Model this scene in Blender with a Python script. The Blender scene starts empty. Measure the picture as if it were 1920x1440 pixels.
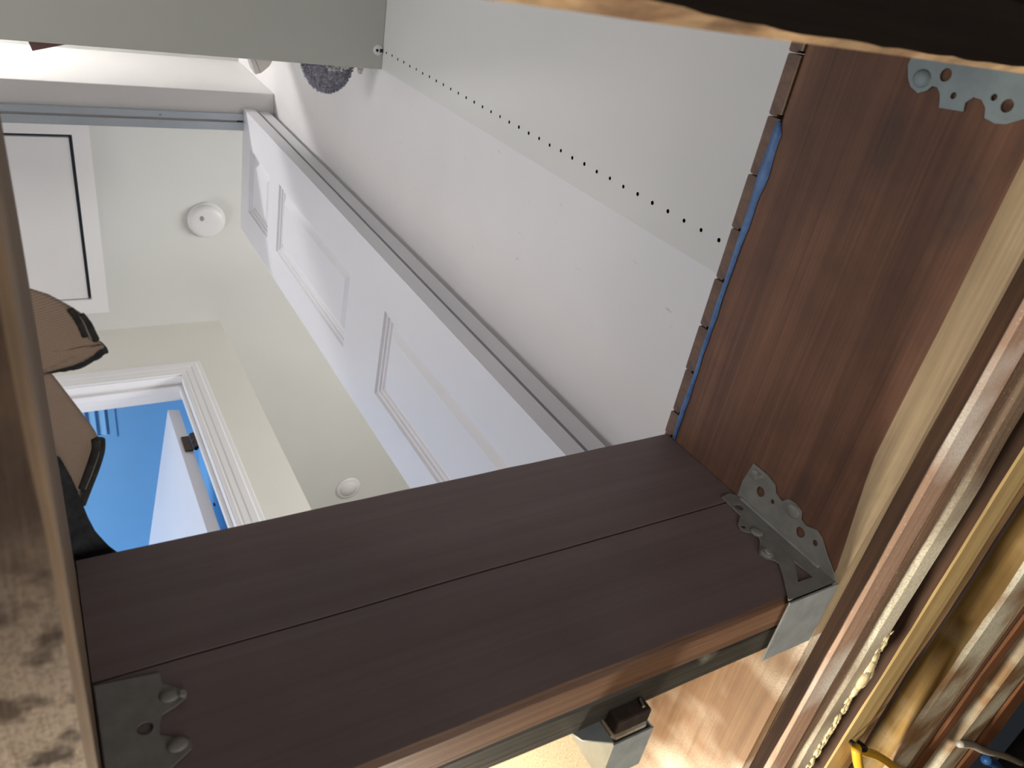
import bpy, bmesh, math, random
from mathutils import Vector, Matrix, noise

random.seed(7)
S = bpy.context.scene
COL = S.collection

# ------------------------------------------------------------------ camera
# the phone lies under the floor framing and looks up through the opening (camera at the world origin)
cd = bpy.data.cameras.new('camera')
cam = bpy.data.objects.new('camera', cd)
COL.objects.link(cam)
cd.sensor_fit = 'HORIZONTAL'
cd.sensor_width = 36.0
cd.lens = 1442.8 / 1920 * 36.0
cd.clip_start = 0.01
RIGHT = Vector((0.8561714, -0.16582474, -0.48935947))
DOWN = Vector((-0.12988473, 0.84761639, -0.51446711))
FWD = Vector((0.50010048, 0.50403235, 0.70416681))
m = Matrix.Identity(4)
for i in range(3):
    m[i][0], m[i][1], m[i][2] = RIGHT[i], -DOWN[i], -FWD[i]
cam.matrix_world = m
cd.dof.use_dof = True
cd.dof.focus_distance = 1.1
cd.dof.aperture_fstop = 11.0
S.camera = cam

# ------------------------------------------------------------------ world, lights, exposure
w = bpy.data.worlds.new('world')
S.world = w
w.use_nodes = True
w.node_tree.nodes['Background'].inputs[0].default_value = (0.75, 0.85, 1.0, 1)
w.node_tree.nodes['Background'].inputs[1].default_value = 0.02
S.view_settings.view_transform = 'Standard'
S.view_settings.look = 'None'
S.view_settings.gamma = 1.0
S.view_settings.exposure = 0.0
S.view_settings.use_curve_mapping = False


def lamp(name, kind, loc, energy, color, size=0.1, size_y=None, aim=None):
    d = bpy.data.lights.new(name, kind)
    d.energy = energy
    d.color = color
    if kind == 'AREA':
        d.shape = 'RECTANGLE'
        d.size = size
        d.size_y = size_y or size
    else:
        d.shadow_soft_size = size
    o = bpy.data.objects.new(name, d)
    COL.objects.link(o)
    o.location = loc
    if aim:
        o.rotation_euler = (Vector(aim) - Vector(loc)).to_track_quat('-Z', 'Y').to_euler()
    return o


lamp('closet_bulb', 'POINT', (-0.60, 0.10, 2.995), 42.0, (1.0, 0.97, 0.97), 0.03)
lamp('hall_window_light', 'AREA', (-2.35, 1.13, 1.35), 6.6, (0.97, 0.97, 1.0), 0.8, 1.5, aim=(0.3, 1.1, 2.1))
lamp('hall_ceiling_light', 'POINT', (-0.75, 1.20, 2.88), 4.8, (1.0, 0.97, 0.95), 0.12)
lamp('closet_fill_light', 'AREA', (-1.0, 0.24, 1.22), 6.3, (1.0, 0.985, 0.995), 0.5, 0.4, aim=(0.65, 0.4, 1.0))  # added fill without a fixture, lifts the lower closet walls
lamp('side_hall_window_light', 'AREA', (2.35, 0.92, 1.35), 38.0, (1.0, 1.0, 0.99), 0.5, 1.5, aim=(0.5, 1.62, 1.75))
lamp('blue_room_window_light', 'AREA', (-2.2, 2.9, 1.2), 62.0, (1.0, 0.98, 0.98), 1.2, 1.4, aim=(0.3, 2.6, 2.9))
lamp('work_lamp', 'POINT', (0.20, 1.35, 0.135), 68.0, (1.0, 0.89, 0.72), 0.06)
lamp('ground_fill_light', 'AREA', (0.32, 0.12, -0.64), 4.8, (1.0, 0.96, 0.94), 0.6, 0.6, aim=(0.33, 0.3, 0.6))  # added fill from below, in place of bounced lamp light

# ------------------------------------------------------------------ helpers


def tag(o, label=None, cat=None, group=None, kind=None):
    if label: o['label'] = label
    if cat: o['category'] = cat
    if group: o['group'] = group
    if kind: o['kind'] = kind
    return o


def thing(name, label, cat, loc=(0, 0, 0), group=None, kind=None):
    o = bpy.data.objects.new(name, None)
    o.empty_display_size = 0.02
    COL.objects.link(o)
    o.location = loc
    return tag(o, label, cat, group, kind)


def mesh_obj(name, bm, mats, parent=None, smooth=False, base=None):
    """link a bmesh (world coordinates) as one object; its origin goes to `base` or the bottom centre"""
    bmesh.ops.recalc_face_normals(bm, faces=bm.faces)
    vs = [v.co for v in bm.verts]
    if base is None:
        lo = [min(c[i] for c in vs) for i in range(3)]
        hi = [max(c[i] for c in vs) for i in range(3)]
        base = Vector(((lo[0] + hi[0]) / 2, (lo[1] + hi[1]) / 2, lo[2]))
    base = Vector(base)
    for v in bm.verts: v.co -= base
    me = bpy.data.meshes.new(name)
    bm.to_mesh(me)
    bm.free()
    for mt in (mats if isinstance(mats, (list, tuple)) else [mats]): me.materials.append(mt)
    if smooth:
        for p in me.polygons: p.use_smooth = True
    o = bpy.data.objects.new(name, me)
    COL.objects.link(o)
    if parent is not None:
        o.parent = parent
        pl = Vector((0, 0, 0))
        q = parent
        while q is not None:
            pl += q.location
            q = q.parent
        o.location = base - pl
    else:
        o.location = base
    return o


def add_box(bm, a, b, bevel=0.0, mat=0):
    r = bmesh.ops.create_cube(bm, size=1.0)
    c = [(a[i] + b[i]) / 2 for i in range(3)]
    s = [abs(b[i] - a[i]) for i in range(3)]
    for v in r['verts']:
        v.co = Vector((v.co.x * s[0] + c[0], v.co.y * s[1] + c[1], v.co.z * s[2] + c[2]))
    fs = set(f for v in r['verts'] for f in v.link_faces)
    for f in fs: f.material_index = mat
    if bevel > 0:
        es = set(e for v in r['verts'] for e in v.link_edges)
        bmesh.ops.bevel(bm, geom=list(es), offset=bevel, segments=2, profile=0.5, affect='EDGES')
    return r


def box(name, a, b, mat, parent=None, bevel=0.0):
    bm = bmesh.new()
    add_box(bm, a, b, bevel)
    return mesh_obj(name, bm, mat, parent)


def add_poly_prism(bm, pts, thick):
    """pts: 3-D planar ring, extruded by vector thick"""
    a = [bm.verts.new(p) for p in pts]
    b = [bm.verts.new(Vector(p) + Vector(thick)) for p in pts]
    n = len(pts)
    bm.faces.new(a)
    bm.faces.new(b[::-1])
    for i in range(n):
        bm.faces.new((a[i], b[i], b[(i + 1) % n], a[(i + 1) % n]))


def add_cyl(bm, p, q, r, n=16, r2=None, mat=0):
    p, q = Vector(p), Vector(q)
    d = (q - p).normalized()
    u = d.orthogonal().normalized()
    v = d.cross(u)
    r2 = r if r2 is None else r2
    A = [bm.verts.new(p + (u * math.cos(t) + v * math.sin(t)) * r) for t in [2 * math.pi * k / n for k in range(n)]]
    B = [bm.verts.new(q + (u * math.cos(t) + v * math.sin(t)) * r2) for t in [2 * math.pi * k / n for k in range(n)]]
    fs = [bm.faces.new(A[::-1]), bm.faces.new(B)]
    for i in range(n): fs.append(bm.faces.new((A[i], A[(i + 1) % n], B[(i + 1) % n], B[i])))
    for f in fs: f.material_index = mat


def add_tube(bm, pts, r, n=10):
    pts = [Vector(p) for p in pts]
    fine = []
    for i in range(len(pts) - 1):
        p0 = pts[max(i - 1, 0)]; p1 = pts[i]; p2 = pts[i + 1]; p3 = pts[min(i + 2, len(pts) - 1)]
        for k in range(6):
            t = k / 6
            fine.append(0.5 * ((2 * p1) + (p2 - p0) * t + (2 * p0 - 5 * p1 + 4 * p2 - p3) * t * t + (3 * p1 - p0 - 3 * p2 + p3) * t ** 3))
    fine.append(pts[-1])
    rings = []
    u = None
    for i, p in enumerate(fine):
        d = (fine[min(i + 1, len(fine) - 1)] - fine[max(i - 1, 0)]).normalized()
        u = d.orthogonal().normalized() if u is None else (u - d * u.dot(d)).normalized()
        v = d.cross(u)
        rings.append([bm.verts.new(p + (u * math.cos(2 * math.pi * k / n) + v * math.sin(2 * math.pi * k / n)) * r) for k in range(n)])
    for a, b in zip(rings, rings[1:]):
        for k in range(n): bm.faces.new((a[k], a[(k + 1) % n], b[(k + 1) % n], b[k]))
    bm.faces.new(rings[0][::-1]); bm.faces.new(rings[-1])


def lathe(bm, centre, prof, n=40, down=True):
    """profile of (radius, height); revolved about a vertical axis"""
    rings = []
    for r, h in prof:
        if r < 1e-6: rings.append([bm.verts.new((centre[0], centre[1], centre[2] + h))])
        else: rings.append([bm.verts.new((centre[0] + r * math.cos(2 * math.pi * k / n), centre[1] + r * math.sin(2 * math.pi * k / n), centre[2] + h)) for k in range(n)])
    for a, b in zip(rings, rings[1:]):
        for k in range(n):
            k2 = (k + 1) % n
            if len(a) == 1: bm.faces.new((a[0], b[k2], b[k]))
            elif len(b) == 1: bm.faces.new((a[k], a[k2], b[0]))
            else: bm.faces.new((a[k], a[k2], b[k2], b[k]))


def plate(name, outline, holes, thick, origin, ex, ey, mat, parent=None):
    """flat sheet-metal plate with real holes; outline and holes are 2-D, placed with axes ex, ey at origin"""
    cu = bpy.data.curves.new(name, 'CURVE')
    cu.dimensions = '2D'
    cu.fill_mode = 'BOTH'
    cu.extrude = thick / 2
    for ring in [outline] + holes:
        sp = cu.splines.new('POLY')
        sp.points.add(len(ring) - 1)
        for p, (x, y) in zip(sp.points, ring): p.co = (x, y, 0, 1)
        sp.use_cyclic_u = True
    tmp = bpy.data.objects.new(name + '_tmp', cu)
    COL.objects.link(tmp)
    dg = bpy.context.evaluated_depsgraph_get()
    me = bpy.data.meshes.new_from_object(tmp.evaluated_get(dg))
    bpy.data.objects.remove(tmp)
    bpy.data.curves.remove(cu)
    ex, ey, origin = Vector(ex), Vector(ey), Vector(origin)
    ez = ex.cross(ey)
    bm = bmesh.new()
    bm.from_mesh(me)
    bpy.data.meshes.remove(me)
    for v in bm.verts: v.co = origin + ex * v.co.x + ey * v.co.y + ez * (v.co.z)
    return mesh_obj(name, bm, mat, parent)


def circle(cx, cy, r, n=14, sx=1.0, sy=1.0):
    return [(cx + r * sx * math.cos(2 * math.pi * k / n), cy + r * sy * math.sin(2 * math.pi * k / n)) for k in range(n)]


def smooth_ring(pts, sub=3):
    out = []
    n = len(pts)
    for i in range(n):
        p0, p1, p2, p3 = [Vector(pts[(i + k) % n]) for k in (-1, 0, 1, 2)]
        for k in range(sub):
            t = k / sub
            q = 0.5 * ((2 * p1) + (p2 - p0) * t + (2 * p0 - 5 * p1 + 4 * p2 - p3) * t * t + (3 * p1 - p0 - 3 * p2 + p3) * t ** 3)
            out.append((q.x, q.y))
    return out


def lumber(name, x0, x1, y0, y1, z0, z1, axis, mats, parent=None, ch=(0.003,) * 4, jit=0.0012, step=0.03, groove=None, edge_mat=None, splinter=0.0, vch=None, wane=None, near=None, taper=(0, 0, 0, 0), far_mat=None):
    """a sawn plank along axis 'x' or 'y'. ch = chamfers of corners (low-a, high-a at bottom, high-a, low-a at top)
    where a is the horizontal cross axis; jit roughens the arrises; groove = height of a drying check on the low-a face"""
    if axis == 'y': a0, a1, l0, l1 = x0, x1, y0, y1
    else: a0, a1, l0, l1 = y0, y1, x0, x1
    near = near or (l0, l1)
    st = [l0]
    x = l0
    while x < l1 - 1e-6:
        x += step if near[0] - 0.1 <= x <= near[1] + 0.1 else 0.25
        st.append(min(x, l1))
    seed = random.random() * 50
    bm = bmesh.new()
    rings = []
    for s in st:
        def N(k, f=14.0): return noise.noise(Vector((s * f, k * 7.3 + seed, seed)))
        c = [ch[k] * (1 + 0.35 * N(k)) + abs(N(k + 9, 45.0)) * jit for k in range(4)]
        c2 = [ch[k] * (1 + 0.35 * N(k + 20)) + abs(N(k + 29, 45.0)) * jit + splinter * max(0, N(k + 50, 30.0)) * (k < 2) for k in range(4)]
        if wane:
            wx, wz, wf = wane(s)
            c[0] = 0.004 + wx * wf * (1 + 0.12 * N(5, 9))
            c2[0] = 0.004 + wz * wf * (1 + 0.12 * N(6, 9))
        if vch:
            f_ = vch(s)
            c[1] *= f_; c2[1] *= f_
        A0, A1 = a0 + jit * 0.5 * N(77, 6), a1 + jit * 0.5 * N(78, 6)
        Z0, Z1 = z0 + jit * N(79, 6), z1
        pr = [(A0 + taper[0], Z0 + c2[0]), (A0 + taper[0] + c[0], Z0), (A1 - c[1], Z0), (A1, Z0 + c2[1]), (A1, Z1 - c2[2]), (A1 - c[2], Z1), (A0 + c[3], Z1), (A0, Z1 - c2[3])]
        if groove is not None:
            g = groove + 0.004 * N(90, 5)
            pr += [(A0, g + 0.0012), (A0 + 0.0035, g), (A0, g - 0.0012)]
        rings.append([bm.verts.new((a, s, z) if axis == 'y' else (s, a, z)) for a, z in pr])
    n = len(rings[0])
    for r, q in zip(rings, rings[1:]):
        for k in range(n):
            f = bm.faces.new((r[k], r[(k + 1) % n], q[(k + 1) % n], q[k]))
            if edge_mat and k in edge_mat: f.material_index = edge_mat[k]
            if far_mat and r[0].co.y > far_mat[0]: f.material_index = far_mat[1]
    bm.faces.new(rings[0]); bm.faces.new(rings[-1][::-1])
    return mesh_obj(name, bm, mats, parent)


# ------------------------------------------------------------------ materials


def new_mat(name):
    mt = bpy.data.materials.new(name)
    mt.use_nodes = True
    nt = mt.node_tree
    return mt, nt, nt.nodes['Principled BSDF']


def lin(c):
    return tuple(((v / 255) / 12.92 if v / 255 <= 0.04045 else ((v / 255 + 0.055) / 1.055) ** 2.4) for v in c) + (1,)


def coords(nt, scale=(1, 1, 1), loc=(0, 0, 0)):
    tc = nt.nodes.new('ShaderNodeTexCoord')
    mp = nt.nodes.new('ShaderNodeMapping')
    mp.inputs['Scale'].default_value = scale
    mp.inputs['Location'].default_value = loc
    nt.links.new(tc.outputs['Object'], mp.inputs[0])
    return mp.outputs[0]


def noise_tex(nt, vec, scale, detail=4, rough=0.5, dist=0.0):
    n = nt.nodes.new('ShaderNodeTexNoise')
    n.inputs['Scale'].default_value = scale
    n.inputs['Detail'].default_value = detail
    n.inputs['Roughness'].default_value = rough
    n.inputs['Distortion'].default_value = dist
    nt.links.new(vec, n.inputs['Vector'])
    return n.outputs['Fac']


def ramp(nt, fac, stops):
    r = nt.nodes.new('ShaderNodeValToRGB')
    el = r.color_ramp.elements
    while len(el) < len(stops): el.new(0.5)
    for e, (p, c) in zip(el, stops):
        e.position = p
        e.color = c
    nt.links.new(fac, r.inputs[0])
    return r.outputs[0]


def mix(nt, fac, a, b, mode='MIX'):
    n = nt.nodes.new('ShaderNodeMix')
    n.data_type = 'RGBA'
    n.blend_type = mode
    for sock, val in ((n.inputs[0], fac), (n.inputs[6], a), (n.inputs[7], b)):
        if hasattr(val, 'links'): nt.links.new(val, sock)
        else: sock.default_value = val
    return n.outputs[2]


def bump(nt, h, strength, dist=0.002):
    b = nt.nodes.new('ShaderNodeBump')
    b.inputs['Strength'].default_value = strength
    b.inputs['Distance'].default_value = dist
    nt.links.new(h, b.inputs['Height'])
    return b.outputs[0]


BLK, WHT = (0, 0, 0, 1), (1, 1, 1, 1)


def plain(name, rgb, rough=0.5, metallic=0.0, vary=0.0, vscale=6.0, bmp=0.0, bscale=200.0, rgb2=None):
    mt, nt, p = new_mat(name)
    p.inputs['Roughness'].default_value = rough
    p.inputs['Metallic'].default_value = metallic
    c = lin(rgb)
    v = coords(nt)
    if vary or rgb2:
        c2 = lin(rgb2) if rgb2 else tuple(x * (1 - vary) for x in c[:3]) + (1,)
        nt.links.new(ramp(nt, noise_tex(nt, v, vscale, 5, 0.6), [(0.35, c), (0.65, c2)]), p.inputs['Base Color'])
    else:
        p.inputs['Base Color'].default_value = c
    if bmp:
        nt.links.new(bump(nt, noise_tex(nt, v, bscale, 3, 0.6), bmp), p.inputs['Normal'])
    return mt


def wood(name, dark, light, axis='y', streak=40.0, along=2.0, rough=0.75, bmp=0.35, blotch=0.35, knots=(), foam=None, foam_rgb=(226, 220, 196), speck=0.0, seed=0.0, blotch_scale=7.0, fade=None, fine_mix=0.5):
    """sawn timber: streaks along `axis`, blotches, optional knots (local positions) and overspray of cream foam"""
    mt, nt, p = new_mat(name)
    p.inputs['Roughness'].default_value = rough
    sc = {'x': (along, streak, streak), 'y': (streak, along, streak), 'z': (streak, streak, along)}[axis]
    v = coords(nt, sc, (seed, seed * 1.7, seed * 0.3))
    warp = noise_tex(nt, v, 1.0, 6, 0.62, 0.6)
    v2 = coords(nt, tuple(s * (5.5 if s != along else 1.6) for s in sc), (seed, 3, 1))
    fine = noise_tex(nt, v2, 1.0, 3, 0.6, 0.2)
    col = ramp(nt, warp, [(0.28, lin(dark)), (0.72, lin(light))])
    col = mix(nt, fine_mix, col, ramp(nt, fine, [(0.3, (0.45, 0.43, 0.42, 1)), (0.62, WHT)]), 'MULTIPLY')
    vb = coords(nt, (1, 1, 1), (seed * 2, 0, 0))
    if blotch:
        col = mix(nt, blotch, col, ramp(nt, noise_tex(nt, vb, blotch_scale, 4, 0.6), [(0.32, (0.22, 0.2, 0.19, 1)), (0.62, WHT)]), 'MULTIPLY')
    for (kx, ky, kz), kr, dk in knots:
        st = {'x': (0.55, 1, 1), 'y': (1, 0.55, 1), 'z': (1, 1, 0.55)}[axis]
        vm = nt.nodes.new('ShaderNodeVectorMath'); vm.operation = 'DISTANCE'
        vk = coords(nt, st)
        wn = nt.nodes.new('ShaderNodeVectorMath'); wn.operation = 'MULTIPLY_ADD'
        nz = nt.nodes.new('ShaderNodeTexNoise'); nz.inputs['Scale'].default_value = 25
        nt.links.new(vk, nz.inputs['Vector'])
        nt.links.new(nz.outputs['Color'], wn.inputs[0])
        wn.inputs[1].default_value = (kr * 1.5,) * 3
        nt.links.new(vk, wn.inputs[2])
        nt.links.new(wn.outputs[0], vm.inputs[0])
        vm.inputs[1].default_value = (kx * st[0] + kr * .75, ky * st[1] + kr * .75, kz * st[2] + kr * .75)
        dv = nt.nodes.new('ShaderNodeMath'); dv.operation = 'DIVIDE'
        nt.links.new(vm.outputs['Value'], dv.inputs[0]); dv.inputs[1].default_value = kr * 2
        msk = ramp(nt, dv.outputs[0], [(0.15, (dk, dk, dk, 1)), (0.42, (dk * .75, dk * .75, dk * .75, 1)), (0.5, (dk * .85,) * 3 + (1,)), (0.66, (dk * .35,) * 3 + (1,)), (1.0, BLK)])
        col = mix(nt, msk, col, (0.035, 0.026, 0.022, 1))
    h = warp
    if foam is not None:
        lo, hi, fs = foam
        vf = coords(nt, (1, 1, 1), (seed * 3 + 2, 1, 4))
        patch = ramp(nt, noise_tex(nt, vf, fs, 3, 0.5), [(lo, BLK), (hi, WHT)])
        if fade:
            sp = nt.nodes.new('ShaderNodeSeparateXYZ')
            nt.links.new(vf, sp.inputs[0])
            mr = nt.nodes.new('ShaderNodeMapRange')
            nt.links.new(sp.outputs['XYZ'.index(fade[0])], mr.inputs[0])
            off = (seed * 3 + 2, 1, 4)['XYZ'.index(fade[0])]
            mr.inputs[1].default_value, mr.inputs[2].default_value = fade[1] + off, fade[2] + off
            patch = mix(nt, 1.0, patch, mr.outputs[0], 'MULTIPLY')
        grain = ramp(nt, noise_tex(nt, vf, 420.0, 2, 0.6), [(0.38, BLK), (0.55, WHT)])
        msk = mix(nt, 0.4, patch, mix(nt, 1.0, patch, grain, 'MULTIPLY'))
        col = mix(nt, msk, col, lin(foam_rgb))
    if speck:
        vs_ = coords(nt, (1, 1, 1), (7, 1, 4))
        col = mix(nt, ramp(nt, noise_tex(nt, vs_, 330.0, 1, 0.5), [(0.66, BLK), (0.72, (speck,) * 3 + (1,))]), col, lin(foam_rgb))
    nt.links.new(col, p.inputs['Base Color'])
    nt.links.new(bump(nt, mix(nt, 0.5, warp, fine), bmp), p.inputs['Normal'])
    return mt


M = {}
M['wall'] = plain('white wall paint', (226, 224, 222), 0.45, vary=0.05, vscale=3, bmp=0.03, bscale=160)


def scuffed_wall():
    mt, nt, p = new_mat('scuffed white wall paint')
    p.inputs['Roughness'].default_value = 0.4
    v = coords(nt)
    base = ramp(nt, noise_tex(nt, v, 4, 4), [(0.35, lin((233, 230, 230))), (0.65, lin((228, 226, 226)))])
    vs_ = coords(nt, (1, 30, 9))
    sc = ramp(nt, noise_tex(nt, vs_, 2.2, 5, 0.7), [(0.66, BLK), (0.74, (0.5, 0.5, 0.5, 1))])
    nt.links.new(mix(nt, sc, base, lin((165, 160, 158))), p.inputs['Base Color'])
    nt.links.new(bump(nt, noise_tex(nt, v, 120, 3), 0.05), p.inputs['Normal'])
    return mt


M['wall_scuffed'] = scuffed_wall()
M['ceiling'] = plain('flat ceiling paint', (216, 217, 214), 0.85, vary=0.04, vscale=2, bmp=0.08, bscale=240)
M['hall'] = plain('warm white hall paint', (226, 223, 215), 0.6, vary=0.04, vscale=2, bmp=0.05, bscale=200)
M['blue'] = plain('sky blue room paint', (124, 182, 226), 0.6, vary=0.06, vscale=2)
M['trim'] = plain('semi gloss trim paint', (232, 231, 232), 0.3)
M['door'] = plain('satin door paint', (228, 227, 231), 0.35, vary=0.02)
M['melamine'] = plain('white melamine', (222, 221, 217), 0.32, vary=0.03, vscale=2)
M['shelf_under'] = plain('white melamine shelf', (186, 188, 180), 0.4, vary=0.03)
M['hole'] = plain('dark drilled hole', (14, 12, 11), 0.9, vary=0.2)
M['plastic_white'] = plain('white plastic', (226, 225, 226), 0.35, vary=0.02)
M['plastic_dark'] = plain('dark plastic', (38, 36, 35), 0.4, vary=0.2)
M['track'] = plain('painted aluminium track', (190, 200, 206), 0.35, 0.2, vary=0.08)
M['bronze'] = plain('aged bronze hinge', (86, 72, 60), 0.4, 0.7, vary=0.4, vscale=60)
M['zinc'] = plain('galvanised steel', (168, 176, 178), 0.42, 0.25, vary=0.25, vscale=38, bmp=0.1, bscale=90)
M['zinc_shaded'] = plain('dull shaded galvanised steel', (134, 133, 127), 0.6, 0.1, vary=0.25, vscale=45, bmp=0.1, bscale=90)  # unlit look of the hanger flanges put into a darker zinc
M['zinc_mid'] = plain('bluish galvanised steel', (124, 138, 140), 0.5, 0.15, vary=0.25, vscale=30, bmp=0.1, bscale=90)
M['floorwood'] = wood('oak flooring', (86, 62, 48), (128, 96, 74), 'x', 55, 2.5, 0.6, 0.2, 0.2)
M['under'] = wood('flooring underside with overspray', (112, 82, 54), (164, 128, 88), 'x', 45, 2.5, 0.8, 0.4, 0.25, foam=(0.40, 0.55, 2.2), foam_rgb=(236, 228, 200))
M['bluefilm'] = plain('blue polyethylene film', (82, 122, 172), 0.5, rgb2=(56, 90, 142), vscale=60, bmp=0.7, bscale=120)
M['weave'] = None

# joists
M['joist'] = wood('old fir joist', (98, 66, 49), (136, 94, 69), 'y', 60, 1.6, 0.72, 0.2, 0.45,
                  knots=[((-0.012, -0.953, 0.128), 0.011, 0.4), ((-0.012, -0.925, 0.048), 0.012, 0.5), ((-0.012, -0.632, 0.072), 0.009, 0.3)], blotch_scale=9)
M['joist_under'] = wood('lit tan joist edge', (160, 140, 108), (190, 170, 138), 'y', 40, 2.0, 0.75, 0.4, 0.3)  # lamp-lit band along the lower edge put into a pale tan
M['joist_foamed'] = wood('fir with foam overspray', (134, 100, 68), (174, 140, 106), 'y', 36, 1.8, 0.7, 0.35, 0.35, foam=(0.42, 0.62, 7.0), foam_rgb=(232, 220, 200), seed=2)
M['shade_ply'] = wood('shade darkened brown rough ply', (62, 42, 28), (98, 68, 46), 'y', 40, 2.0, 0.85, 0.6, 0.5, seed=3)  # shade between the timbers put into the wood colour
M['pink_ply'] = wood('pinkish planed ply', (178, 142, 120), (208, 178, 154), 'y', 34, 1.2, 0.55, 0.25, 0.2, foam=(0.52, 0.68, 6.0), foam_rgb=(228, 224, 214), speck=0.35, seed=4)
M['brown_ply'] = wood('rough brown ply', (98, 74, 56), (150, 120, 94), 'y', 40, 2.5, 0.85, 0.7, 0.45, speck=0.2, seed=5)
M['grey_ply'] = wood('grey ply with foam', (118, 98, 80), (160, 138, 114), 'y', 44, 2.0, 0.7, 0.4, 0.3, foam=(0.46, 0.64, 3.6), foam_rgb=(226, 222, 200), speck=0.25, seed=6)
M['yellow_new'] = wood('new yellow pine', (178, 150, 96), (222, 198, 142), 'y', 46, 1.2, 0.6, 0.3, 0.15, seed=7)
M['brown_new'] = wood('brown pine edge', (130, 102, 66), (178, 146, 102), 'y', 52, 1.5, 0.7, 0.5, 0.3, seed=8)
M['purple_dark'] = wood('purplish dark rough timber', (52, 38, 34), (84, 64, 56), 'y', 30, 2.5, 0.9, 0.6, 0.4, seed=9)
M['olive'] = wood('amber stained joist', (120, 92, 40), (162, 128, 64), 'y', 38, 1.3, 0.7, 0.3, 0.25, foam=(0.54, 0.72, 6.0), foam_rgb=(196, 178, 140), seed=10)
M['olive_foam'] = wood('foam covered joist edge', (150, 116, 80), (186, 156, 118), 'y', 38, 1.3, 0.7, 0.4, 0.2, foam=(0.36, 0.6, 9.0), foam_rgb=(232, 234, 216), seed=11)
M['orange_ply'] = wood('orange brown ply', (120, 74, 46), (166, 116, 78), 'y', 40, 1.6, 0.7, 0.4, 0.4, seed=12)
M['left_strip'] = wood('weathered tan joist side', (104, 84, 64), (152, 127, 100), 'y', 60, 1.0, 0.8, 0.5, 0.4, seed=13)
M['left_under'] = wood('rough joist underside', (52, 38, 30), (84, 64, 48), 'y', 30, 9.0, 0.85, 0.9, 0.55, seed=14, blotch_scale=16, foam=(0.34, 0.5, 55.0), foam_rgb=(186, 170, 150), fade=('Y', -0.84, -0.68))  # cream foam fades in lengthwise, carrying the lamp's brightness gradient
M['cross'] = wood('dark header timber', (112, 96, 92), (124, 109, 106), 'x', 34, 0.8, 0.55, 0.06, 0.25, seed=15, blotch_scale=3.5, fine_mix=0.18)
M['cross_edge'] = wood('orange brown header edge', (94, 66, 48), (134, 100, 74), 'x', 60, 1.5, 0.6, 0.3, 0.2, seed=16)  # lamp-lit orange of the header's lower edge put into the colour
M['cross_dark'] = wood('dark grey header ply', (40, 38, 34), (84, 82, 74), 'x', 45, 2.2, 0.5, 0.5, 0.4, foam=(0.60, 0.70, 9.0), foam_rgb=(150, 150, 136), seed=17)  # rear header ply, darker than the front one
M['near_dark'] = wood('shade darkened header', (20, 15, 11), (34, 26, 20), 'x', 20, 2.0, 0.9, 0.4, 0.3, seed=18)  # shade on the near header deepened in its base colour
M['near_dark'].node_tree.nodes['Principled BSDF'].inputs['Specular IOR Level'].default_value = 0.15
M['near_chip'] = wood('splintered pale edge', (112, 72, 44), (212, 184, 142), 'x', 26, 14.0, 0.8, 0.8, 0.85, seed=19, blotch_scale=17)
M['tail'] = wood('dark tail joist', (44, 36, 32), (74, 60, 50), 'y', 40, 2, 0.7, 0.3, 0.3, seed=20)
M['tail_foamed'] = wood('tail joist with cream overspray', (168, 132, 96), (206, 174, 134), 'y', 40, 2, 0.7, 0.3, 0.2, foam=(0.36, 0.5, 5.0), foam_rgb=(238, 230, 204), seed=21)
M['nail'] = plain('bright nail', (200, 200, 196), 0.25, 0.9, vary=0.1)
M['yellow_jacket'] = plain('yellow cable jacket', (232, 184, 52), 0.4, vary=0.08, vscale=40)
M['white_jacket'] = plain('white cable jacket', (214, 212, 204), 0.4, vary=0.08, vscale=40)
M['blue_jacket'] = plain('blue cable jacket', (52, 104, 176), 0.4, vary=0.08, vscale=40)
M['black'] = plain('black staple', (24, 22, 20), 0.5, vary=0.2)
M['soil'] = plain('dry soil', (140, 124, 104), 0.95, rgb2=(104, 92, 78), vscale=8, bmp=0.6, bscale=30)
M['concrete'] = plain('dark foundation concrete', (52, 52, 54), 0.9, vary=0.3, bmp=0.3, bscale=60)
M['foam'] = plain('cured cream foam', (236, 226, 188), 0.3, rgb2=(214, 196, 150), vscale=40, bmp=0.4, bscale=120)
M['brownbook'] = plain('dark red brown cover', (116, 84, 80), 0.5, vary=0.2)
M['paper'] = plain('paper', (225, 220, 208), 0.8, vary=0.05)
M['box_white'] = plain('white card box', (238, 232, 226), 0.5, vary=0.03)
M['fuzz'] = plain('grey plush', (188, 188, 198), 0.95, rgb2=(138, 138, 150), vscale=90)
M['plush_white'] = plain('off white plush lining', (222, 220, 216), 0.95, vary=0.15, vscale=120)
M['pile'] = plain('dark grey carpet pile', (58, 60, 64), 0.95, rgb2=(38, 40, 44), vscale=120, bmp=0.8, bscale=500)
M['bind'] = plain('charcoal carpet edge binding', (62, 62, 60), 0.9, rgb2=(44, 44, 43), vscale=90, bmp=0.4, bscale=400)
M['thread'] = plain('pale binding thread', (150, 142, 130), 0.9, vary=0.2)


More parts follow.
